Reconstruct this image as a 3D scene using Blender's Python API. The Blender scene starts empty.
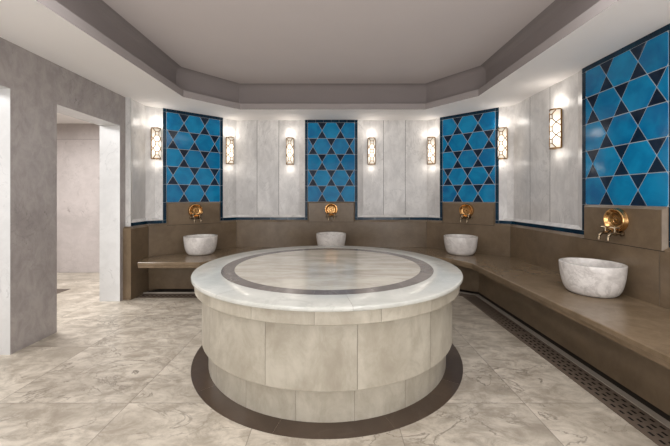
import bpy, math, random
from mathutils import Vector
random.seed(7)
PI = math.pi
COL = bpy.context.scene.collection
H = 1.35

# ------------------------------------------------------------------ materials
def lin(c):
    out = []
    for v in c:
        v /= 255.0
        out.append(v/12.92 if v <= 0.04045 else ((v+0.055)/1.055)**2.4)
    return (*out, 1)

class NT:
    def __init__(s, name):
        s.m = bpy.data.materials.new(name); s.m.use_nodes = True
        s.t = s.m.node_tree; s.t.nodes.clear()
        s.out = s.n('ShaderNodeOutputMaterial'); s.b = s.n('ShaderNodeBsdfPrincipled')
        s.l(s.b.outputs[0], s.out.inputs[0])
    def n(s, k, **kw):
        nd = s.t.nodes.new(k)
        for a, v in kw.items(): setattr(nd, a, v)
        return nd
    def l(s, a, b): s.t.links.new(a, b)
    def math(s, op, a, b=None, c=None):
        nd = s.n('ShaderNodeMath', operation=op)
        for i, v in enumerate((a, b, c)):
            if v is None: continue
            if isinstance(v, (int, float)): nd.inputs[i].default_value = v
            else: s.l(v, nd.inputs[i])
        return nd.outputs[0]
    def mix(s, f, a, b, mode='MIX'):
        nd = s.n('ShaderNodeMix', data_type='RGBA', blend_type=mode)
        for i, v in ((0, f), (6, a), (7, b)):
            if isinstance(v, (int, float)): nd.inputs[i].default_value = v
            elif isinstance(v, tuple): nd.inputs[i].default_value = v
            else: s.l(v, nd.inputs[i])
        return nd.outputs[2]
    def noise(s, vec, scale, detail=4, rough=.55, dist=0):
        nd = s.n('ShaderNodeTexNoise'); s.l(vec, nd.inputs['Vector'])
        nd.inputs['Scale'].default_value = scale; nd.inputs['Detail'].default_value = detail
        nd.inputs['Roughness'].default_value = rough; nd.inputs['Distortion'].default_value = dist
        return nd.outputs['Fac']
    def ramp(s, f, a, b):
        nd = s.n('ShaderNodeMapRange'); nd.clamp = True; nd.interpolation_type = 'SMOOTHSTEP'
        s.l(f, nd.inputs[0]); nd.inputs[1].default_value = a; nd.inputs[2].default_value = b
        return nd.outputs[0]

def stone(name, base, dark, vein, rough=.35, cloud=1.3, vscale=1.6, vamt=.6, camt=.7, tilev=.08,
          stretch=(1, 1, 1), rot=(0, 0, 0), speck=0.0, rvar=.1, floor=False, spec=.5, vw=.035, mott=.45, mscale=5):
    t = NT(name)
    geo = t.n('ShaderNodeNewGeometry'); pos = geo.outputs['Position']
    at = t.n('ShaderNodeAttribute'); at.attribute_name = 'rnd'; rv = at.outputs['Fac']
    joint = None
    if floor:
        sp = t.n('ShaderNodeSeparateXYZ'); t.l(pos, sp.inputs[0])
        u = t.math('DIVIDE', t.math('ADD', sp.outputs[0], .475+8.65), .865)
        v = t.math('DIVIDE', t.math('ADD', sp.outputs[1], -2.102+7.9), .79)
        fu, fv = t.math('FRACT', u), t.math('FRACT', v)
        iu, iv = t.math('FLOOR', u), t.math('FLOOR', v)
        wn = t.n('ShaderNodeTexWhiteNoise', noise_dimensions='2D')
        cb = t.n('ShaderNodeCombineXYZ'); t.l(iu, cb.inputs[0]); t.l(iv, cb.inputs[1]); t.l(cb.outputs[0], wn.inputs['Vector'])
        rv = wn.outputs['Value']
        du = t.math('MULTIPLY', t.math('SUBTRACT', .5, t.math('ABSOLUTE', t.math('SUBTRACT', fu, .5))), .865)
        dv = t.math('MULTIPLY', t.math('SUBTRACT', .5, t.math('ABSOLUTE', t.math('SUBTRACT', fv, .5))), .79)
        joint = t.math('LESS_THAN', t.math('MINIMUM', du, dv), .0026)
    off = t.n('ShaderNodeCombineXYZ')
    for i, k in enumerate((13.7, 31.1, 7.3)): t.l(t.math('MULTIPLY', rv, k), off.inputs[i])
    mp = t.n('ShaderNodeMapping'); mp.inputs['Rotation'].default_value = rot; mp.inputs['Scale'].default_value = stretch
    t.l(pos, mp.inputs[0])
    ad = t.n('ShaderNodeVectorMath', operation='ADD'); t.l(mp.outputs[0], ad.inputs[0]); t.l(off.outputs[0], ad.inputs[1])
    p = ad.outputs[0]
    c1 = t.noise(p, cloud, 6, .62, .6)
    col = t.mix(t.math('MULTIPLY', t.ramp(c1, .42, .72), camt), lin(base), lin(dark))
    v1 = t.noise(p, vscale, 7, .58, 1.1)
    vv = t.ramp(t.math('ABSOLUTE', t.math('SUBTRACT', v1, .5)), vw, 0.0)
    msk = t.ramp(t.noise(p, vscale*.7, 3, .5), .42, .62)
    col = t.mix(t.math('MULTIPLY', t.math('MULTIPLY', vv, msk), vamt), col, lin(vein))
    if speck:
        s1 = t.ramp(t.noise(p, 9, 5, .7, .3), .62, .70)
        s2 = t.ramp(t.noise(p, 2.2, 2, .5), .45, .6)
        col = t.mix(t.math('MULTIPLY', t.math('MULTIPLY', s1, s2), speck), col, lin(vein))
    m1 = t.ramp(t.noise(p, mscale, 9, .72, .5), .34, .64)
    col = t.mix(t.math('MULTIPLY', t.math('SUBTRACT', 1.0, m1), mott), col, lin(dark))
    k = t.math('ADD', 1-tilev, t.math('MULTIPLY', rv, 2*tilev))
    kc = t.n('ShaderNodeCombineXYZ')
    for i in range(3): t.l(k, kc.inputs[i])
    col = t.mix(1.0, col, kc.outputs[0], 'MULTIPLY')
    if joint is not None: col = t.mix(t.math('MULTIPLY', joint, .6), col, lin((105, 98, 90)))
    t.l(col, t.b.inputs['Base Color'])
    r = t.math('ADD', rough-rvar/2, t.math('MULTIPLY', c1, rvar)); t.l(r, t.b.inputs['Roughness'])
    t.b.inputs['Specular IOR Level'].default_value = spec
    return t.m

def plain(name, c, rough=.5, metal=0, noise=.05, scale=20, emit=None, spec=.5):
    t = NT(name)
    geo = t.n('ShaderNodeNewGeometry')
    f = t.noise(geo.outputs['Position'], scale, 4)
    b = lin(c); d = tuple(v*(1-noise*2) for v in b[:3]) + (1,)
    t.l(t.mix(f, b, d), t.b.inputs['Base Color'])
    t.b.inputs['Roughness'].default_value = rough; t.b.inputs['Metallic'].default_value = metal
    t.b.inputs['Specular IOR Level'].default_value = spec
    if emit:
        t.b.inputs['Emission Color'].default_value = lin(emit[0]); t.b.inputs['Emission Strength'].default_value = emit[1]
    return t.m

def glaze(name, c1, c2, rough):
    t = NT(name)
    geo = t.n('ShaderNodeNewGeometry')
    at = t.n('ShaderNodeAttribute'); at.attribute_name = 'rnd'
    n = t.noise(geo.outputs['Position'], 5.5, 3, .5, .5)
    f = t.math('ADD', t.math('MULTIPLY', t.ramp(n, .3, .7), .6), t.math('MULTIPLY', at.outputs['Fac'], .4))
    t.l(t.mix(f, lin(c1), lin(c2)), t.b.inputs['Base Color'])
    t.b.inputs['Roughness'].default_value = rough; t.b.inputs['Specular IOR Level'].default_value = .3
    bp = t.n('ShaderNodeBump'); bp.inputs['Strength'].default_value = .06; bp.inputs['Distance'].default_value = .02
    t.l(t.noise(geo.outputs['Position'], 9, 2), bp.inputs['Height']); t.l(bp.outputs[0], t.b.inputs['Normal'])
    return t.m

M = dict(
    wall=stone('wall marble', (226, 224, 222), (182, 180, 179), (132, 130, 130), rough=.3, vamt=.3, camt=.8, vscale=2.6, stretch=(1.4, 1.4, .8), rot=(.3, .2, 0), tilev=.03, speck=.45, vw=.02, mott=.5),
    left=stone('shaded grey marble', (172, 165, 162), (140, 133, 131), (92, 86, 86), rough=.32, vamt=.35, camt=.7, cloud=2.2, vscale=3.2, stretch=(1, 1.3, .8), rot=(.6, .2, .3), tilev=.03, speck=1.0, vw=.016, mott=.6, mscale=8),  # shade on the side-facing wall put into a darker stone colour
    jamb=stone('lit jamb marble', (214, 214, 214), (196, 196, 196), (135, 135, 138), rough=.25, vamt=.3, camt=.6, vscale=2.6, tilev=.02, speck=.5, rot=(.4, .5, 0), vw=.012),  # paler colour carries the frontal light on the opening faces
    far=stone('side room marble', (192, 184, 181), (168, 160, 157), (125, 117, 114), rough=.4, vamt=.3, camt=.8, vscale=2.6, tilev=.02, speck=.85, vw=.015),
    floor=stone('floor marble', (203, 194, 180), (146, 136, 122), (104, 95, 85), rough=.34, cloud=1.5, vamt=.8, camt=.8, vscale=2.4, stretch=(.75, 1.2, 1), rot=(0, 0, .6), tilev=.06, speck=.6, floor=True, rvar=.3, vw=.016, mott=.85, mscale=7),
    slab=stone('platform top marble', (206, 206, 200), (178, 179, 173), (148, 149, 144), rough=.16, vamt=.3, camt=.8, cloud=2.2, vscale=2.2, tilev=.04, vw=.02),
    drum=stone('platform side marble', (186, 180, 166), (150, 142, 127), (138, 130, 115), rough=.3, cloud=2.2, vamt=.12, camt=.8, vscale=2, tilev=.04, stretch=(1, 1, .6), speck=.15, vw=.02, mott=.6, mscale=7),
    disc=stone('platform centre marble', (204, 198, 186), (162, 154, 141), (124, 116, 104), rough=.13, cloud=2.0, vamt=.3, camt=.9, vscale=1.8, stretch=(.7, 2.2, 1), tilev=.02, vw=.015, mott=.6),
    inlay=stone('inlay grey marble', (116, 108, 104), (92, 85, 82), (150, 142, 138), rough=.2, vamt=.35, camt=.8, vscale=3, tilev=.06),
    ring=stone('floor ring stone', (78, 64, 53), (60, 48, 39), (100, 88, 78), rough=.3, vamt=.2, camt=.8, vscale=2.5, tilev=.03),
    brown=stone('brown limestone', (118, 101, 81), (94, 79, 61), (134, 119, 99), rough=.3, cloud=2.2, vamt=.15, camt=.8, vscale=2, tilev=.06, rvar=.15, mscale=9),
    bench=stone('bench limestone', (130, 112, 91), (104, 88, 68), (146, 132, 114), rough=.24, cloud=2.2, vamt=.15, camt=.8, vscale=2, tilev=.05, rvar=.15, mscale=9),
    bowl=stone('basin marble', (238, 234, 230), (188, 182, 178), (150, 143, 139), rough=.22, cloud=5, vamt=.35, camt=.8, vscale=5, tilev=.02, vw=.04, mscale=14, mott=.4),
    ceil=plain('ceiling plaster', (206, 198, 196), .9, noise=.02, scale=3, spec=.2),
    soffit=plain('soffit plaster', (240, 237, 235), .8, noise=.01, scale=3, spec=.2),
    cove=plain('shaded cove plaster', (142, 134, 132), .9, noise=.02, scale=3, spec=.2),  # ceiling plaster darkened, recess shade put into the colour
    fascia=plain('shaded fascia plaster', (158, 151, 149), .9, noise=.02, scale=3, spec=.2),  # shade on the upright edge put into the colour
    turq=glaze('turquoise glaze', (8, 98, 150), (22, 138, 186), .1),
    navy=glaze('navy glaze', (12, 26, 44), (24, 46, 68), .12),
    border=glaze('dark teal glaze', (8, 32, 50), (14, 52, 72), .14),
    grout=plain('pale grout', (176, 186, 192), .8),
    core=plain('joint backing', (128, 121, 111), .9),  # stone tone behind the slab joints
    gap=plain('slab joint', (92, 88, 86), .9),
    toe=plain('toe shade and joint', (58, 49, 41), .8),  # shade under the riser put into the colour; also splashback joint line
    black=plain('drain void', (14, 12, 10), .9),
    grate=plain('bronze grate', (112, 98, 86), .5, .1, .12, 30),
    curb=plain('steel channel lip', (182, 174, 163), .35, .2, .1, 12),
    gold=plain('aged brass', (158, 120, 68), .3, 1, .2, 25),
    brass=plain('polished brass', (232, 182, 122), .22, 1, .25, 30),
    chrome=plain('dark nickel', (150, 134, 112), .25, 1, .2, 30),
)
def glow_mat():
    t = NT('lit glass'); tc = t.n('ShaderNodeTexCoord'); sp = t.n('ShaderNodeSeparateXYZ'); t.l(tc.outputs['Object'], sp.inputs[0])
    d = t.math('ABSOLUTE', t.math('SUBTRACT', sp.outputs[2], .21))
    f = t.ramp(d, .24, .03)
    t.l(t.math('ADD', .32, t.math('MULTIPLY', f, 1.1)), t.b.inputs['Emission Strength'])
    t.b.inputs['Emission Color'].default_value = lin((255, 244, 228)); t.b.inputs['Base Color'].default_value = lin((215, 205, 188))
    t.b.inputs['Roughness'].default_value = .5
    return t.m
M['glow'] = glow_mat()

# ------------------------------------------------------------------ mesh builder
class MB:
    def __init__(s): s.v = []; s.f = []; s.mi = []; s.r = []
    def face(s, pts, mi=0, r=0.0):
        b = len(s.v); s.v += [tuple(p) for p in pts]; s.f.append(tuple(range(b, b+len(pts)))); s.mi.append(mi); s.r.append(r)
    def box(s, a, b, mi=0, r=0.0):
        x0, y0, z0 = a; x1, y1, z1 = b
        v = [(x, y, z) for z in (z0, z1) for y in (y0, y1) for x in (x0, x1)]
        for q in ((0, 2, 3, 1), (4, 5, 7, 6), (0, 1, 5, 4), (2, 6, 7, 3), (0, 4, 6, 2), (1, 3, 7, 5)):
            s.face([v[i] for i in q], mi, r)
    def prism(s, poly, z0, z1, mi=0, r=0.0, top=True, bottom=True):
        n = len(poly)
        for i in range(n):
            a, b = poly[i], poly[(i+1) % n]
            s.face([(*a, z0), (*b, z0), (*b, z1), (*a, z1)], mi, r)
        if top: s.face([(*p, z1) for p in poly], mi, r)
        if bottom: s.face([(*p, z0) for p in reversed(poly)], mi, r)
    def loops(s, rings, closed=True, mi=0, r=0.0, caps=False):
        """rings: list of lists of 3d points, welded grid"""
        b = len(s.v); n = len(rings[0])
        for rg in rings: s.v += [tuple(p) for p in rg]
        for i in range(len(rings)-1):
            for j in range(n if closed else n-1):
                k = (j+1) % n
                s.f.append((b+i*n+j, b+i*n+k, b+(i+1)*n+k, b+(i+1)*n+j)); s.mi.append(mi); s.r.append(r)
        if caps:
            s.f.append(tuple(b+j for j in reversed(range(n)))); s.mi.append(mi); s.r.append(r)
            s.f.append(tuple(b+(len(rings)-1)*n+j for j in range(n))); s.mi.append(mi); s.r.append(r)
    def lathe(s, prof, n=48, c=(0, 0, 0), axis='z', mi=0, r=0.0):
        rings = []
        for (rad, z) in prof:
            rg = []
            for j in range(n):
                a = 2*PI*j/n
                p = (rad*math.cos(a), rad*math.sin(a), z) if axis == 'z' else (rad*math.cos(a), -z, rad*math.sin(a))
                rg.append((p[0]+c[0], p[1]+c[1], p[2]+c[2]))
            rings.append(rg)
        s.loops(rings, True, mi, r)
    def arc(s, prof, a0, a1, n, c, mi=0, r=0.0):
        rings = []
        for (rad, z) in prof:
            rings.append([(c[0]+rad*math.cos(a0+(a1-a0)*j/n), c[1]+rad*math.sin(a0+(a1-a0)*j/n), z) for j in range(n+1)])
        s.loops(rings, False, mi, r)
    def tube(s, path, rad, n=8, mi=0, r=0.0):
        path = [Vector(p) for p in path]; rings = []
        for i, p in enumerate(path):
            d = (path[min(i+1, len(path)-1)]-path[max(i-1, 0)]).normalized()
            up = Vector((0, 0, 1)) if abs(d.z) < .9 else Vector((1, 0, 0))
            a = d.cross(up).normalized(); b = d.cross(a).normalized()
            rr = rad[i] if isinstance(rad, (list, tuple)) else rad
            rings.append([p+a*rr*math.cos(2*PI*j/n)+b*rr*math.sin(2*PI*j/n) for j in range(n)])
        s.loops(rings, True, mi, r, caps=True)
    def build(s, name, mats, parent=None, smooth=False, kind=None, bevel=0):
        me = bpy.data.meshes.new(name); me.from_pydata(s.v, [], s.f)
        for m in (mats if isinstance(mats, (list, tuple)) else [mats]): me.materials.append(m)
        me.polygons.foreach_set('material_index', s.mi)
        at = me.attributes.new('rnd', 'FLOAT', 'FACE'); at.data.foreach_set('value', s.r)
        import bmesh
        bm = bmesh.new(); bm.from_mesh(me)
        if bevel: bmesh.ops.remove_doubles(bm, verts=bm.verts, dist=1e-5)
        bmesh.ops.recalc_face_normals(bm, faces=bm.faces); bm.to_mesh(me); bm.free()
        me.update()
        if smooth:
            me.polygons.foreach_set('use_smooth', [True]*len(me.polygons))
            try: me.set_sharp_from_angle(angle=math.radians(35))
            except Exception: pass
        o = bpy.data.objects.new(name, me); COL.objects.link(o)
        if parent: o.parent = parent
        if kind: o['kind'] = kind
        if bevel:
            b = o.modifiers.new('b', 'BEVEL'); b.width = bevel; b.segments = 2; b.limit_method = 'ANGLE'
        return o

def tag(o, label, cat, group=None):
    o['label'] = label; o['category'] = cat
    if group: o['group'] = group
    return o
def thing(name, label, cat, loc=(0, 0, 0), rz=0, group=None):
    o = bpy.data.objects.new(name, None); COL.objects.link(o); o.empty_display_size = .1
    o.location = loc; o.rotation_euler = (0, 0, rz)
    return tag(o, label, cat, group)
def kids(o): return [c for c in bpy.data.objects if c.parent == o]
def dup(o, loc, rz, label, parent=None):
    c = o.copy(); COL.objects.link(c)
    if parent: c.parent = parent
    else: c.location = loc; c.rotation_euler = (0, 0, rz); c['label'] = label
    for ch in kids(o): dup(ch, None, 0, None, c)
    return c

# ------------------------------------------------------------------ wall path (plan)
P = [(-2.70, 4.27), (-2.70, 4.645), (-1.66, 5.5), (1.61, 5.5), (2.585, 4.62), (2.585, -2.6)]
PV = [Vector(p) for p in P]
SEG = [(PV[i+1]-PV[i]).length for i in range(5)]
CUM = [0]
for d in SEG: CUM.append(CUM[-1]+d)
def segdir(i): return (PV[i+1]-PV[i]).normalized()
def outn(i):
    d = segdir(i); return Vector((-d.y, d.x))      # left of travel = outward (travel goes clockwise around the room)
def seg_of(s):
    for i in range(5):
        if s <= CUM[i+1]+1e-9: return i
    return 4
def pt(s, off=0.0):
    i = seg_of(s); p = PV[i]+segdir(i)*(s-CUM[i])+outn(i)*off
    return (p.x, p.y)
def corner(i, off):
    n0, n1 = outn(i-1), outn(i); m = (n0+n1).normalized()
    p = PV[i]+m*(off/m.dot(n0)); return (p.x, p.y)
def sub(s0, s1, off=0.0):
    i0 = [i for i in range(1, 5) if s0+1e-6 < CUM[i] < s1-1e-6]
    i = seg_of(s0+1e-6); p = PV[i]+segdir(i)*(s0-CUM[i])+outn(i)*off
    return [(p.x, p.y)]+[corner(k, off) for k in i0]+[pt(s1, off)]
pc = [CUM[1]+.49*SEG[1], CUM[2]+1.63, CUM[3]+.523*SEG[3], CUM[4]+1.755]
HW, BW = .405, .048
ZW, ZB, ZT, ZC = .964, 1.012, 1.277, 2.685

def strip(mb, s0, s1, off, z0, z1, off1=None, mi=0, r=0.0):
    a = sub(s0, s1, off); b = sub(s0, s1, off if off1 is None else off1)
    for i in range(len(a)-1):
        mb.face([(*a[i], z0), (*a[i+1], z0), (*b[i+1], z1), (*b[i], z1)], mi, r)

# backing shell
mb = MB(); strip(mb, 0, CUM[5], .10, 0, ZC)
mb.face([(-2.70, 4.27, 0), (-2.77, 4.27, 0), (-2.77, 4.27, ZC), (-2.70, 4.27, ZC)])
mb.face([(-2.77, 4.27, 0), (-2.80, 4.65, 0), (-2.80, 4.65, ZC), (-2.77, 4.27, ZC)])
mb.build('wall_back_shell', M['wall'], kind='structure')

# marble recesses
DEL, WB = .032, .10
def recess(name, s0, s1, cuts, slabs_r):
    mb = MB()
    z0 = ZB; zi = ZB+.04
    outer = sub(s0, s1, 0); inner = sub(s0+WB, s1-WB, DEL)
    # bottom bevel
    n = len(outer)
    for i in range(n-1):
        mb.face([(*outer[i], z0), (*outer[i+1], z0), (*inner[i+1], zi), (*inner[i], zi)], 0, .3)
    for a, b, k in ((outer[0], inner[0], .2), (inner[-1], outer[-1], .4)):
        za, zb = (z0, zi) if k == .2 else (zi, z0)
        mb.face([(*a, za), (*b, zb), (*b, ZC), (*a, ZC)], 0, k)
    cs = [s0+WB]+sorted(cuts)+[s1-WB]
    for i in range(len(cs)-1):
        a = cs[i]+(0.0034 if i else 0); b = cs[i+1]-(0.0034 if i < len(cs)-2 else 0)
        r = random.random()
        strip(mb, a, b, DEL, zi, ZC, r=r)
    strip(mb, s0+WB, s1-WB, DEL+.006, zi, ZC, mi=1)
    mb.build(name, [M['wall'], M['gap']], kind='structure')
def X2s(x): return CUM[2]+(x+1.66)
edges = [0]+[v for c in pc for v in (c-HW-BW, c+HW+BW)]+[CUM[5]]
recess('wall_left_corner', 0.005, edges[1], [], 0)
recess('wall_back_left', edges[2], edges[3], [X2s(-1.313), X2s(-.937)], 0)
recess('wall_back_right', edges[4], edges[5], [X2s(.872), X2s(1.25)], 0)
d2s = lambda d: CUM[4]+(4.62-d)
recess('wall_right', edges[6], edges[7], [d2s(4.25), d2s(3.86)], 0)
recess('wall_right_near', edges[8], edges[8]+1.2, [edges[8]+.4, edges[8]+.8], 0)
mb = MB(); strip(mb, edges[8]+1.2, CUM[5], 0, ZW, ZC, r=.3); mb.build('wall_right_front', M['wall'], kind='structure')

# dark teal border tiles round each recess (bottom run + uprights)
def tile_face(mb, s0, s1, z0, z1, t=.004, g=.0016):
    a, b = s0+g, s1-g; c0, c1 = z0+g, z1-g
    r = random.random()
    fo = [pt(a+.0001, -t), pt(b, -t)]; ba = [pt(a+.0001, .003), pt(b, .003)]
    if seg_of(a+.0001) != seg_of(b): return
    q = [(*fo[0], c0), (*fo[1], c0), (*fo[1], c1), (*fo[0], c1)]
    w = [(*ba[0], c0), (*ba[1], c0), (*ba[1], c1), (*ba[0], c1)]
    mb.face(q, 0, r)
    for i in range(4):
        j = (i+1) % 4; mb.face([w[i], w[j], q[j], q[i]], 0, r)
k = 0
for (a, b) in ((0.005, edges[1]), (edges[2], edges[3]), (edges[4], edges[5]), (edges[6], edges[7]), (edges[8], edges[8]+1.2)):
    k += 1; mb = MB()
    s = a
    stops = [a]+[c for c in CUM[1:5] if a+.01 < c < b-.01]+[b]
    for i in range(len(stops)-1):
        L = stops[i+1]-stops[i]; n = max(1, round(L/.271))
        for j in range(n): tile_face(mb, stops[i]+L*j/n, stops[i]+L*(j+1)/n, ZW, ZB)
    strip(mb, a, b, 0, ZW, ZB, mi=1)
    for (u0, u1, on) in ((a-BW, a, k > 1), (b, b+BW, k < 5)):
        if not on: continue
        zs = [ZW, ZB]+[ZT-.0+(.271*q) for q in range(0, 6)]
        for q in range(len(zs)-1): tile_face(mb, u0, u1, zs[q], zs[q+1] if q < len(zs)-2 else zs[q+1])
        tile_face(mb, u0, u1, zs[-1], ZC)
        strip(mb, u0, u1, 0, ZW, ZC, mi=1)
    mb.build('trim_%d' % k, [M['border'], M['grout']], kind='structure')

# wainscot slabs
mb = MB(); W = .035
breaks = [0, CUM[1], CUM[2], CUM[3], CUM[4], d2s(2.5), d2s(1.2), CUM[5]]
def woff(s0, s1, off):  # offset with shared mitres so that neighbouring slabs meet at corners
    pts = []
    for s in (s0, s1):
        idx = [i for i in range(1, 5) if abs(CUM[i]-s) < 1e-6]
        if idx: pts.append(Vector(corner(idx[0], off)))
        else:
            i = seg_of((s0+s1)/2); pts.append(PV[i]+segdir(i)*(s-CUM[i])+outn(i)*off)
    return pts
for i in range(len(breaks)-1):
    s0, s1 = breaks[i], breaks[i+1]; r = random.random()
    prof = [(-W, 0), (-W, ZW-.028), (-.006, ZW), (.0, ZW)]
    rows = []
    for off, z in prof:
        p = woff(s0, s1, off); d = (p[1]-p[0]).normalized()*.0018
        rows.append([(*(p[0]+d), z), (*(p[1]-d), z)])
    for q in range(len(rows)-1): mb.face([rows[q][0], rows[q][1], rows[q+1][1], rows[q+1][0]], 0, r)
    p = woff(s0, s1, -W+.006); mb.face([(*p[0], 0), (*p[1], 0), (*p[1], ZW-.03), (*p[0], ZW-.03)], 1, 0)
# left end cap of the wainscot
mb.face([(-2.77, 4.22, 0), (-2.665, 4.22, 0), (-2.665, 4.22, ZW-.028), (-2.77, 4.22, ZW-.028)], 0, .9)
mb.face([(-2.665, 4.22, 0), (-2.665, 4.272, 0), (-2.665, 4.272, ZW-.028), (-2.665, 4.22, ZW-.028)], 0, .4)
mb.face([(-2.77, 4.22, ZW-.028), (-2.665, 4.22, ZW-.028), (-2.70, 4.25, ZW), (-2.77, 4.25, ZW)], 0, .9)
mb.face([(-2.665, 4.22, ZW-.028), (-2.665, 4.272, ZW-.028), (-2.70, 4.272, ZW), (-2.70, 4.25, ZW)], 0, .9)
mb.build('trim_6', [M['brown'], M['core']], kind='structure')

# ------------------------------------------------------------------ tile panels, stone splashbacks
def clip(poly, x0, x1, z0, z1):
    for ax, lim, sg in ((0, x0, 1), (0, x1, -1), (1, z0, 1), (1, z1, -1)):
        out = []
        for i in range(len(poly)):
            a, b = poly[i], poly[(i+1) % len(poly)]
            da, db = (a[ax]-lim)*sg, (b[ax]-lim)*sg
            if da >= -1e-9: out.append(a)
            if (da > 1e-9 and db < -1e-9) or (da < -1e-9 and db > 1e-9):
                t = da/(da-db); out.append((a[0]+(b[0]-a[0])*t, a[1]+(b[1]-a[1])*t))
        poly = out
        if len(poly) < 3: return []
    return poly
def inset(poly, g):
    q = []
    for p in poly:
        if not q or math.hypot(p[0]-q[-1][0], p[1]-q[-1][1]) > 1e-5: q.append(p)
    if math.hypot(q[0][0]-q[-1][0], q[0][1]-q[-1][1]) < 1e-5: q.pop()
    n = len(q)
    if n < 3: return []
    ar = sum(q[i][0]*q[(i+1) % n][1]-q[(i+1) % n][0]*q[i][1] for i in range(n))/2
    if ar < 0: q.reverse(); ar = -ar
    if ar < .0006: return []
    out = []
    for i in range(n):
        a, b, c = Vector(q[i-1]), Vector(q[i]), Vector(q[(i+1) % n])
        e0 = (b-a).normalized(); e1 = (c-b).normalized()
        n0 = Vector((-e0.y, e0.x)); n1 = Vector((-e1.y, e1.x)); m = n0+n1
        if m.length < 1e-6: m = n0
        m.normalize(); k = max(.3, m.dot(n0))
        p = b+m*(g/k); out.append((p.x, p.y))
    return out
ROW = (ZC-BW-ZT)/5; A = ROW/math.sqrt(3)
def panel_meshes(root):
    mb = MB(); hh = ROW/2
    def add(poly, mi):
        c = clip(poly, -HW, HW, 0, 5*ROW)
        if not c: return
        c = inset(c, .0022)
        if not c: return
        r = random.random(); y0 = -.002; y1 = -.007
        ci = inset(c, .003) or c
        if len(ci) != len(c): ci = c
        mb.face([(x, y1, z) for x, z in ci], mi, r)
        for i in range(len(c)):
            j = (i+1) % len(c)
            mb.face([(c[i][0], y0, c[i][1]), (c[j][0], y0, c[j][1]), (ci[j][0], y1, ci[j][1]), (ci[i][0], y1, ci[i][1])], mi, r)
    for row in range(5):
        cz = (row+.5)*ROW
        # rows counted from the top: even ones have a hexagon joint half a pitch from the axis
        shift = 0 if (4-row) % 2 == 0 else A
        for i in range(-3, 4):
            cx = shift+i*2*A
            add([(cx+A*math.cos(PI/3*q), cz+A*math.sin(PI/3*q)) for q in range(6)], 0)
            vx = cx+A
            add([(vx, cz), (vx+A/2, cz+hh), (vx-A/2, cz+hh)], 1)
            add([(vx, cz), (vx-A/2, cz-hh), (vx+A/2, cz-hh)], 1)
    mb.build('tile_field', [M['turq'], M['navy']], root)
    g = MB(); g.box((-HW, -.003, 0), (HW, .02, 5*ROW)); g.build('grout_bed', M['grout'], root)
    b = MB()
    for i in range(6):
        x0 = -HW+i*2*HW/6; b.box((x0+.0016, -.006, 5*ROW+.0016), (x0+2*HW/6-.0016, .01, 5*ROW+BW-.001), 0, random.random())
    b.build('top_border', M['border'], root)
TH = []
for s in pc:
    i = seg_of(s); n = -outn(i); TH.append(math.atan2(n.x, -n.y))
tl = ['turquoise and navy star tile panel on the left angled wall beside the doorway',
      'turquoise and navy star tile panel in the middle of the back wall, seen straight on',
      'turquoise and navy star tile panel on the angled wall right of the back wall',
      'largest turquoise and navy star tile panel, on the right wall cut by the frame edge']
root = None
for i, s in enumerate(pc):
    x, y = pt(s)
    if root is None:
        root = thing('tile_panel', tl[0], 'tile panel', (x, y, ZT), TH[0], 'star pattern tile panels'); panel_meshes(root)
    else: dup(root, (x, y, ZT), TH[i], tl[i])

def block_meshes(root):
    mb = MB(); z0, z1 = ZW-.034-ZW, ZT-ZW; w = HW; t = .036
    b = .022
    f = [(-w+b, -t, z0), (w-b, -t, z0), (w-b, -t, z1-b), (-w+b, -t, z1-b)]
    o = [(-w, -.010, z0), (w, -.010, z0), (w, -.010, z1), (-w, -.010, z1)]
    e = [(-w, .02, z0), (w, .02, z0), (w, .02, z1), (-w, .02, z1)]
    mb.face(f, 0, .5)
    for i in range(4):
        j = (i+1) % 4; mb.face([o[i], o[j], f[j], f[i]], 0, .5); mb.face([e[i], e[j], o[j], o[i]], 0, .5)
    mb.box((-w, -t-.0012, z0), (w, -t+.002, z0+.006), 1, 0)
    return mb
bl = ['brown stone splashback on the left angled wall behind the brass tap',
      'brown stone splashback in the middle of the back wall behind the tap',
      'brown stone splashback on the right angled wall behind the tap',
      'largest brown stone splashback, on the right wall behind the nearest tap']
for i, s in enumerate(pc):
    x, y = pt(s)
    if i == 0:
        blk = block_meshes(None).build('splashback', [M['brown'], M['toe']]); tag(blk, bl[0], 'splashback', 'stone splashbacks')
        blk.location = (x, y, ZW); blk.rotation_euler = (0, 0, TH[0])
    else: dup(blk, (x, y, ZW), TH[i], bl[i])

# ------------------------------------------------------------------ bench
ZS = .50
inner = [(-2.555, 4.185), (-1.74, 4.185), (-1.30, 4.74), (1.27, 4.74), (1.64, 4.45), (1.795, 4.12), (1.81, -2.5)]
outer = [(2.548, -2.5), (2.548, 4.60), (1.595, 5.463), (-1.645, 5.463), (-2.60, 4.68), (-2.66, 4.50)]
bench = thing('stone_bench', 'continuous brown stone bench running along the walls under the basins', 'bench')
def inset_open(path, d):
    out = []
    for i, p in enumerate(path):
        a = Vector(path[max(i-1, 0)]); b = Vector(p); c = Vector(path[min(i+1, len(path)-1)])
        e0 = (b-a).normalized() if i else (c-b).normalized(); e1 = (c-b).normalized() if i < len(path)-1 else e0
        n0 = Vector((-e0.y, e0.x)); n1 = Vector((-e1.y, e1.x)); m = (n0+n1).normalized()
        q = b+m*(d/max(.4, m.dot(n0))); out.append((q.x, q.y))
    return out
i2 = inset_open(inner, .006); i3 = inset_open(inner, .02)
i2[0] = (-2.557, 4.191); i3[0] = (-2.56, 4.20)
mb = MB()
mb.face([(*p, ZS) for p in i2]+[(*p, ZS) for p in outer], 0, .5)
def ribbon(mb, a, za, b, zb, r=.5, mi=0):
    for i in range(len(a)-1): mb.face([(*a[i], za), (*a[i+1], za), (*b[i+1], zb), (*b[i], zb)], mi, r)
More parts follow.
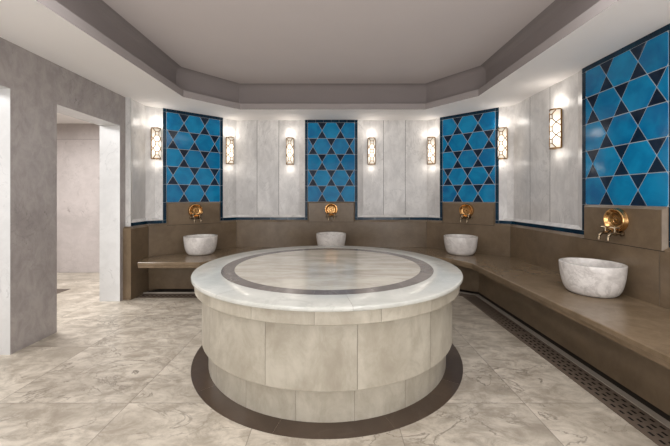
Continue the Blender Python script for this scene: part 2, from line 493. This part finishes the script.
ribbon(mb, i2, ZS, inner, ZS-.006); ribbon(mb, inner, ZS-.006, inner, ZS-.038)
ribbon(mb, inner, ZS-.038, i2, ZS-.042, .2); ribbon(mb, i2, ZS-.042, i2, ZS-.072, .3); ribbon(mb, i2, ZS-.072, i3, ZS-.078, .3)
mb.face([(*p, ZS-.078) for p in i3]+[(*p, ZS-.078) for p in outer], 0, .1)
mb.face([(*inner[0], ZS-.078), (*outer[-1], ZS-.078), (*outer[-1], ZS), (*inner[0], ZS)], 0, .4)
mb.build('seat_slab', M['bench'], bench)
ris = [(-2.662, 4.62), (-1.96, 4.62), (-1.50, 4.98), (1.42, 4.98), (1.86, 4.58), (2.03, 4.46), (2.045, -2.5)]
risb = inset_open(ris, .03)
mb = MB(); ribbon(mb, ris, .03, ris, ZS-.078, .35)
ribbon(mb, ris, .03, risb, .03, .35)
mb.build('riser', M['brown'], bench)
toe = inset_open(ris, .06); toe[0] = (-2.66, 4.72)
mb = MB(); ribbon(mb, toe, 0, toe, .10); ribbon(mb, [(-2.66, 4.51), (-1.94, 4.51), (-1.5, 4.75), (1.5, 4.75), (1.83, 4.545), (2.008, 4.42), (2.008, -2.5)], .001, toe, .001); mb.build('toe_recess', M['toe'], bench)  # dark sheet painting the shadow gap below the riser

# ------------------------------------------------------------------ drain channel
def grate(name, a, b, w, label, zc=.0, skew0=0, skew1=0):
    a, b = Vector(a), Vector(b); L = (b-a).length; th = math.atan2(b.y-a.y, b.x-a.x)
    root = thing(name, label, 'drain grate', (a.x, a.y, 0), th, 'slotted drain grates along the bench foot')
    c = MB(); c.box((0, 0, .0005), (L, w, .0015)); c.build('channel_bed', M['black'], root)
    g = MB(); px, py = .062, .038; z = .007
    nx = int((L-.02)/px); ny = int((w-.02)/py); ox = (L-nx*px)/2; oy = (w-ny*py)/2
    g.box((0, 0, .001), (ox, w, z)); g.box((L-ox, 0, .001), (L-.002, w, z))
    g.box((ox, 0, .001), (L-ox, oy, z)); g.box((ox, w-oy, .001), (L-ox, w, z))
    for j in range(ny):
        for i in range(nx):
            x0, y0 = ox+i*px, oy+j*py; sx = px*.27 if j % 2 else px*.05
            hx0, hx1 = x0+sx, x0+sx+px*.52; hy0, hy1 = y0+py*.3, y0+py*.72
            X, Y = [x0, hx0, hx1, x0+px], [y0, hy0, hy1, y0+py]
            for p in range(3):
                for q in range(3):
                    if p == 1 and q == 1: continue
                    g.face([(X[p], Y[q], z), (X[p+1], Y[q], z), (X[p+1], Y[q+1], z), (X[p], Y[q+1], z)])
    g.build('slotted_plate', M['grate'], root)
    return root
grate('drain_grate', (1.96, -1.0), (1.96, .10), .19, 'slotted bronze drain grate in the floor at the near end of the right bench')
grate('drain_grate', (1.96, .10), (1.96, 3.16), .19, 'long slotted bronze drain grate in the floor beside the right bench')
grate('drain_grate', (1.96, 3.165), (1.96, 4.36), .19, 'slotted bronze drain grate at the far end of the right bench behind the joint')
grate('drain_grate', (1.79, 4.508), (1.50, 4.695), .16, 'short angled slotted drain grate at the far right bench corner behind the platform')
grate('drain_grate', (-2.655, 4.30), (-1.80, 4.30), .18, 'slotted drain grate at the foot of the left bench end')
mb = MB()
mb.box((1.955, -2.5, 0), (2.008, 4.36, .012)); mb.prism([(1.955, 4.36), (2.008, 4.36), (2.008, 4.42), (1.83, 4.545), (1.53, 4.74), (1.51, 4.70), (1.80, 4.51), (1.955, 4.40)], 0, .012)
mb.box((-2.66, 4.48, 0), (-1.85, 4.51, .018))
mb.build('trim_7', M['curb'], kind='structure')

mb = MB(); mb.prism([(1.77, 4.362), (1.955, 4.362), (1.955, 4.40), (1.80, 4.50), (1.735, 4.40)], 0, .007)
mb.build('trim_12', M['grate'], kind='structure')
# ------------------------------------------------------------------ platform
CX, CY = -.047, 2.937
plat = thing('round_platform', 'large round marble slab platform with stepped drum in the middle of the room', 'platform', (CX, CY, 0))
def ringpart(name, prof, nseg, phase, mat, gap=.002, rref=1.0, core=None):
    mb = MB(); da = 2*PI/nseg; g = gap/2/rref
    for i in range(nseg):
        r = random.random()
        mb.arc(prof, phase+i*da+g, phase+(i+1)*da-g, max(3, 96//nseg), (0, 0), 0, r)
    return mb.build(name, mat, plat, smooth=True)
R2 = math.radians
ringpart('plinth', [(1.022, 0), (1.022, .216)], 18, R2(-90+10), M['drum'])
ringpart('drum', [(1.0, .213), (1.067, .213), (1.071, .217), (1.071, .63)], 12, R2(-90+10.3), M['drum'])
ringpart('apron', [(1.05, .622), (1.12, .622), (1.125, .627), (1.125, .709)], 18, R2(-90-3), M['drum'], rref=1.1)
ringpart('top_slab', [(1.10, .7075), (1.142, .7075), (1.148, .711), (1.15, .716), (1.15, .728), (1.1475, .7345), (1.141, .738), (.9265, .738)], 8, R2(-90+8), M['slab'], gap=.0015)
ringpart('inlay_ring', [(.925, .7378), (.821, .7378)], 14, R2(8), M['inlay'], gap=.002)
mb = MB(); mb.face([(.8195*math.cos(2*PI*i/96), .8195*math.sin(2*PI*i/96), .7379) for i in range(96)], 0, .3)
mb.build('centre_disc', M['disc'], plat)
mb = MB(); mb.lathe([(1.016, 0), (1.016, .214), (1.062, .2145), (1.062, .62), (1.117, .6235), (1.117, .708), (1.117, .73), (0, .735)], 96)
mb.build('core', M['core'], plat, smooth=True)
mb = MB(); 
for i in range(10):
    a0 = 2*PI*i/10+.05; mb.arc([(1.0, .0025), (1.15, .0025), (1.15, 0)], a0+.0003, a0+2*PI/10-.0003, 12, (CX, CY), 0, random.random())
mb.build('trim_8', M['ring'], kind='structure')

# ------------------------------------------------------------------ floor
mb = MB(); mb.face([(-6.2, -2.6, 0), (2.75, -2.6, 0), (2.75, 5.9, 0), (-6.2, 5.9, 0)]); mb.build('floor', M['floor'], kind='structure')
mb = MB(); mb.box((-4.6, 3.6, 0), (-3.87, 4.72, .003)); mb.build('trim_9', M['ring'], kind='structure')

# ------------------------------------------------------------------ left wall with two openings, side room
XL, XR, ZH = -3.035, -2.77, 2.285
mb = MB()
def lw(y0, y1, z0, z1, r):
    mb.face([(XR, y0, z0), (XR, y1, z0), (XR, y1, z1), (XR, y0, z1)], 0, r)
    mb.face([(XL, y0, z0), (XL, y1, z0), (XL, y1, z1), (XL, y0, z1)], 0, r)
for (y0, y1) in ((-2.6, 1.5), (2.746, 3.21), (4.16, 4.27)): lw(y0, y1, 0, ZC, .2)
for (y0, y1) in ((1.5, 2.746), (3.21, 4.16)):
    lw(y0, y1, ZH, ZC, .2)
    mb.face([(XL, y0, ZH), (XR, y0, ZH), (XR, y1, ZH), (XL, y1, ZH)], 1, .4)
    for y, q in ((y0, .6), (y1, .8)): mb.face([(XL, y, 0), (XR, y, 0), (XR, y, ZH), (XL, y, ZH)], 1, q)
mb.build('wall_left', [M['left'], M['jamb']], kind='structure')
mb = MB()
mb.face([(XL, 4.27, 0), (XL, 5.75, 0), (XL, 5.75, ZC), (XL, 4.27, ZC)], 0, .1)
for z0, z1, q in ((0, 2.396, .1), (2.396, 2.676, .6)):
    mb.face([(-6.2, 5.75, z0+.002), (XL, 5.75, z0+.002), (XL, 5.75, z1-.002), (-6.2, 5.75, z1-.002)], 0, q)
mb.face([(-6.2, -2.6, 0), (-6.2, 5.75, 0), (-6.2, 5.75, ZC), (-6.2, -2.6, ZC)], 0, .8)
mb.face([(-6.2, 5.76, 0), (XL, 5.76, 0), (XL, 5.76, ZC), (-6.2, 5.76, ZC)], 1, .8)
mb.build('wall_side_room', [M['far'], M['gap']], kind='structure')
mb = MB(); mb.face([(-6.2, -2.6, 2.676), (XL, -2.6, 2.676), (XL, 5.75, 2.676), (-6.2, 5.75, 2.676)]); mb.build('ceiling_side_room', M['soffit'], kind='structure')
mb = MB(); mb.face([(-6.2, -2.6, 0), (2.75, -2.6, 0), (2.75, -2.6, 3.1), (-6.2, -2.6, 3.1)]); mb.build('wall_front', M['wall'], kind='structure')

# ------------------------------------------------------------------ ceiling: soffit, fascia, raised tray
tray = [(-2.05, -1.6), (-1.99, 4.25), (-1.41, 4.855), (1.396, 4.855), (1.915, 4.21), (1.97, -1.6)]
big = [(-3.1, -2.7), (-3.1, 5.9), (-1.0, 5.9), (1.0, 5.9), (2.8, 5.9), (2.8, -2.7)]
mb = MB()
for i in range(6):
    j = (i+1) % 6; mb.face([(*big[i], ZC), (*big[j], ZC), (*tray[j], ZC), (*tray[i], ZC)])
mb.build('ceiling_soffit', M['soffit'], kind='structure')
def grow(poly, d):
    n = len(poly); out = []
    for i in range(n):
        a, b, c = Vector(poly[i-1]), Vector(poly[i]), Vector(poly[(i+1) % n])
        e0, e1 = (b-a).normalized(), (c-b).normalized(); n0, n1 = Vector((-e0.y, e0.x)), Vector((-e1.y, e1.x)); m = (n0+n1).normalized()
        q = b+m*(d/m.dot(n0)); out.append((q.x, q.y))
    return out
mb = MB()
def bandz(p, z0, q, z1):
    for i in range(6):
        j = (i+1) % 6; mb.face([(*p[i], z0), (*p[j], z0), (*q[j], z1), (*q[i], z1)])
t2 = grow(tray, .12)
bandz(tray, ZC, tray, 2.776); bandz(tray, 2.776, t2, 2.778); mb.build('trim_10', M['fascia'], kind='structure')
mb = MB(); RC = .09; ZU = 3.09
bandz(t2, 2.70, t2, ZU-RC)
prev, pz = t2, ZU-RC
for q in range(1, 6):
    a = PI/2*q/5; cur = grow(tray, .12-RC*(1-math.cos(a))); z = ZU-RC+RC*math.sin(a)
    bandz(prev, pz, cur, z); prev, pz = cur, z
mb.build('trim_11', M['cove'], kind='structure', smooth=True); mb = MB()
mb.face([(*p, ZU) for p in prev])
mb.build('ceiling', M['ceil'], kind='structure', smooth=True)

# ------------------------------------------------------------------ wall sconces
SW, SD, SH = .062, .085, .46
def sc_pt(u, v, k=1.0):   # point on the half-oval front, u -1..1, v 0..1
    a = u*PI/2*.98
    return (SW*k*math.sin(a), -.012-SD*k*math.cos(a), v*SH)
def make_sconce(loc, rz, label):
    r = thing('brass_sconce', label, 'sconce', loc, rz, 'brass lattice wall sconces')
    m = MB(); m.box((-.058, -.012, .01), (.058, 0, SH-.01)); m.build('back_plate', M['gold'], r)
    m = MB(); rings = []
    for z in (.03, .97):
        rings.append([sc_pt(-1+2*i/16, z, .94) for i in range(17)])
    m.loops(rings, False); 
    for z in (.03, .97): m.face([sc_pt(-1+2*i/16, z, .94) for i in range(17)])
    m.build('glass_diffuser', M['glow'], r, smooth=True)
    for z0, z1 in ((0, .03), (.97, 1.0)):
        m = MB(); pl = [sc_pt(-1+2*i/16, 0, 1.06)[:2] for i in range(17)]
        m.prism(pl, z0*SH, z1*SH); m.build('end_cap', M['gold'], r)
    m = MB()
    def ln(u0, v0, u1, v1, rad=.0052):
        n = max(1, int(abs(u1-u0)*6)); m.tube([sc_pt(u0+(u1-u0)*i/n, v0+(v1-v0)*i/n) for i in range(n+1)], rad, 6)
    for u in (-1, 1): ln(u, .02, u, .98, .008)
    for (a, b) in ((.76, .87), (.445, .555), (.13, .24)):
        for q in ((-.24, a, .24, a), (-.24, b, .24, b), (-.24, a, -.24, b), (.24, a, .24, b)): ln(*q)
    for sg in (-1, 1):
        for vn, lo, hi in ((.658, .555, .76), (.342, .24, .445)):
            ln(sg*.24, lo, sg*.58, vn); ln(sg*.24, hi, sg*.58, vn)
            ln(sg*.58, vn, sg*1, vn+.09); ln(sg*.58, vn, sg*1, vn-.09)
        ln(sg*.24, .87, sg*.58, .97); ln(sg*.24, .13, sg*.58, .03)
        ln(sg*.24, .5, sg*1, .5) if False else None
    m.build('lattice', M['gold'], r, smooth=True)
    return r
def on(s, off=0): x, y = pt(s, off); i = seg_of(s); n = -outn(i); return x, y, math.atan2(n.x, -n.y)
sc_s = [(CUM[1]+.09*SEG[1], 'brass lattice wall sconce left of the left tile panel, nearest the doorway'),
        (CUM[2]-.08*SEG[1], 'brass lattice wall sconce just right of the left tile panel'),
        (X2s(-.74), 'brass lattice wall sconce just left of the middle tile panel'),
        (X2s(.664), 'brass lattice wall sconce just right of the middle tile panel'),
        (CUM[3]+.06*SEG[3], 'brass lattice wall sconce just left of the angled right tile panel'),
        (CUM[3]+.90*SEG[3], 'brass lattice wall sconce just right of the angled right tile panel'),
        (d2s(3.71), 'largest brass lattice wall sconce, beside the tile panel on the right wall')]
sc0 = None; ZSC = 1.912
for s, lb in sc_s:
    x, y, th = on(s, DEL)
    if sc0 is None: sc0 = make_sconce((x, y, ZSC), th, lb)
    else: dup(sc0, (x, y, ZSC), th, lb)
    i = seg_of(s); n = -outn(i)
    for dz, e in ((SH+.085, 1.15), (-.06, .5)):
        l = bpy.data.lights.new('sconce_glow', 'POINT'); l.energy = e; l.color = (1, .93, .84); l.shadow_soft_size = .05
        o = bpy.data.objects.new('sconce_glow', l); COL.objects.link(o); o.location = (x+n.x*.085, y+n.y*.085, ZSC+dz)

# ------------------------------------------------------------------ taps
def make_tap(loc, rz, label):
    r = thing('brass_tap', label, 'tap', loc, rz, 'brass wall taps')
    m = MB(); m.lathe([(0, .012), (.03, .011), (.034, .014), (.060, .013), (.068, .016), (.080, .026), (.088, .040), (.094, .046), (.101, .045), (.105, .038), (.105, .012), (.109, .006), (.109, 0)], 40, axis='y')
    d = m.build('rosette', M['brass'], r, smooth=True)
    m = MB(); m.lathe([(0, .024), (.008, .023), (.012, .018), (.014, .011)], 20, axis='y'); m.build('boss', M['gold'], d, smooth=True)
    for q in range(1):
        m = MB(); m.lathe([(.043, .0125), (.046, .018), (.050, .018), (.053, .0125)], 40, axis='y'); m.build('rim_bead', M['gold'], d, smooth=True)
    for sx in (-.048, .048):
        m = MB(); z = -.115
        m.lathe([(.0, .012), (.024, .012), (.024, 0)], 20, c=(sx, 0, z), axis='y')
        m.tube([(sx, -.0, z), (sx, -.05, z), (sx, -.055, z), (sx, -.09, z)], [.011, .011, .017, .014], 12)
        path = [(sx, -.085, z)]+[(sx, -.085-.045*math.sin(a), z-.045+.045*math.cos(a)) for a in [PI/2*k/6 for k in range(1, 7)]]+[(sx, -.13, z-.06)]
        m.tube(path, [.013]*(len(path)-1)+[.015], 12)
        m.tube([(sx, -.07, z), (sx, -.07, z+.05)], [.012, .009], 10)
        sp = m.build('spout', M['chrome'], r, smooth=True)
        m = MB(); zz = z+.052
        for a in (PI/4, 3*PI/4):
            dx, dy = .034*math.cos(a), .034*math.sin(a)
            m.tube([(sx-dx, -.07-dy, zz), (sx-dx*.8, -.07-dy*.8, zz), (sx, -.07, zz), (sx+dx*.8, -.07+dy*.8, zz), (sx+dx, -.07+dy, zz)], [.0095, .007, .007, .007, .0095], 8)
        m.lathe([(0, .012), (.008, .01), (.011, 0), (.009, -.01)], 12, c=(sx, -.07, zz))
        m.build('cross_handle', M['chrome'], sp, smooth=True)
    m = MB(); m.tube([(-.075, -.03, -.115), (.075, -.03, -.115)], .009, 10)
    for sx in (-1, 1): m.tube([(sx*.075, -.03, -.115), (sx*.082, -.03, -.115), (sx*.096, -.03, -.115)], [.012, .014, .009], 10)
    m.build('connecting_pipe', M['chrome'], r, smooth=True)
    return r
tpl = ['brass disc wall tap above the left angled basin', 'brass disc wall tap above the middle basin on the back wall',
       'brass disc wall tap above the right angled basin', 'nearest brass disc wall tap with cross handles, on the right wall']
tap0 = None
for s, lb in zip(pc, tpl):
    x, y, th = on(s, -.036)
    if tap0 is None: tap0 = make_tap((x, y, 1.147), th, lb)
    else: dup(tap0, (x, y, 1.147), th, lb)

# ------------------------------------------------------------------ basins
def make_basin(loc, label):
    r = MB(); r.lathe([(0, 0), (.155, 0), (.172, .004), (.19, .02), (.207, .05), (.221, .095), (.231, .15), (.238, .21), (.2415, .262), (.2405, .268), (.237, .27),
                       (.214, .27), (.211, .268), (.2095, .262), (.205, .2), (.195, .13), (.17, .07), (.12, .045), (.03, .04), (0, .04)], 64)
    o = r.build('stone_basin', M['bowl'], smooth=True); o.location = loc
    d = MB(); d.lathe([(0, .0415), (.016, .0425), (.02, .041), (.021, .039)], 20); d.build('drain_ring', M['chrome'], o, smooth=True)
    return tag(o, label, 'basin', 'round white marble basins on the bench')
bs = [((-2.0, 4.84), 'round white marble basin on the left end of the bench'),
      ((-.03, 5.18), 'round white marble basin behind the platform in the middle'),
      ((1.925, 4.83), 'round white marble basin on the bench at the right back corner'),
      ((2.31, 2.86), 'largest round white marble basin, on the bench along the right wall')]
b0 = None
for (x, y), lb in bs:
    if b0 is None: b0 = make_basin((x, y, ZS), lb)
    else: dup(b0, (x, y, ZS), 1.1*x+.4, lb)

# ------------------------------------------------------------------ lights
def area(name, loc, tgt, sx, sy, e, c=(1, 1, 1)):
    l = bpy.data.lights.new(name, 'AREA'); l.shape = 'RECTANGLE'; l.size = sx; l.size_y = sy; l.energy = e; l.color = c
    o = bpy.data.objects.new(name, l); COL.objects.link(o); o.location = loc
    o.rotation_euler = (Vector(tgt)-Vector(loc)).to_track_quat('-Z', 'Y').to_euler(); return o
for sx in (-1, 1):
    area('tray_fill', (sx*1.35, 1.0, 3.05), (sx*1.35, 1.0, 0), .9, 2.6, 36, (1, .995, .985))  # added fill out of view, no fitting in the tray
    area('rear_fill', (sx*2.05, -2.5, 1.5), (sx*1.2, 4, 1.5), 1.0, 2.4, 46, (1, .995, .99))  # added frontal fill behind the camera for the upright surfaces
area('up_fill', (0, -1.6, .25), (0, -1.2, 3), 3.5, 1.4, 100, (1, .99, .995))  # added floor-level fill, unseen, brightens the ceiling
area('side_room_light', (-4.1, 4.0, 2.64), (-3.9, 4.0, 0), .9, 1.2, 95, (1, .99, .98))
area('near_side_room_light', (-4.2, 1.9, 2.64), (-4.0, 1.9, 0), .9, .9, 60, (1, .99, .98))
w = bpy.data.worlds.new('world'); bpy.context.scene.world = w; w.use_nodes = True
w.node_tree.nodes['Background'].inputs[0].default_value = (.8, .8, .82, 1); w.node_tree.nodes['Background'].inputs[1].default_value = .3

# ------------------------------------------------------------------ camera
cd = bpy.data.cameras.new('camera'); cam = bpy.data.objects.new('camera', cd); COL.objects.link(cam)
cam.location = (0, 0, H); cam.rotation_euler = (PI/2, 0, 0)
cd.sensor_width = 36; cd.lens = 320/670*36; cd.shift_x = 2/670; cd.shift_y = -(223-197.5)/670; cd.clip_start = .05
sc = bpy.context.scene; sc.camera = cam
sc.view_settings.view_transform = 'Standard'; sc.view_settings.look = 'None'; sc.view_settings.exposure = 0.05
sc.cycles.use_denoising = True
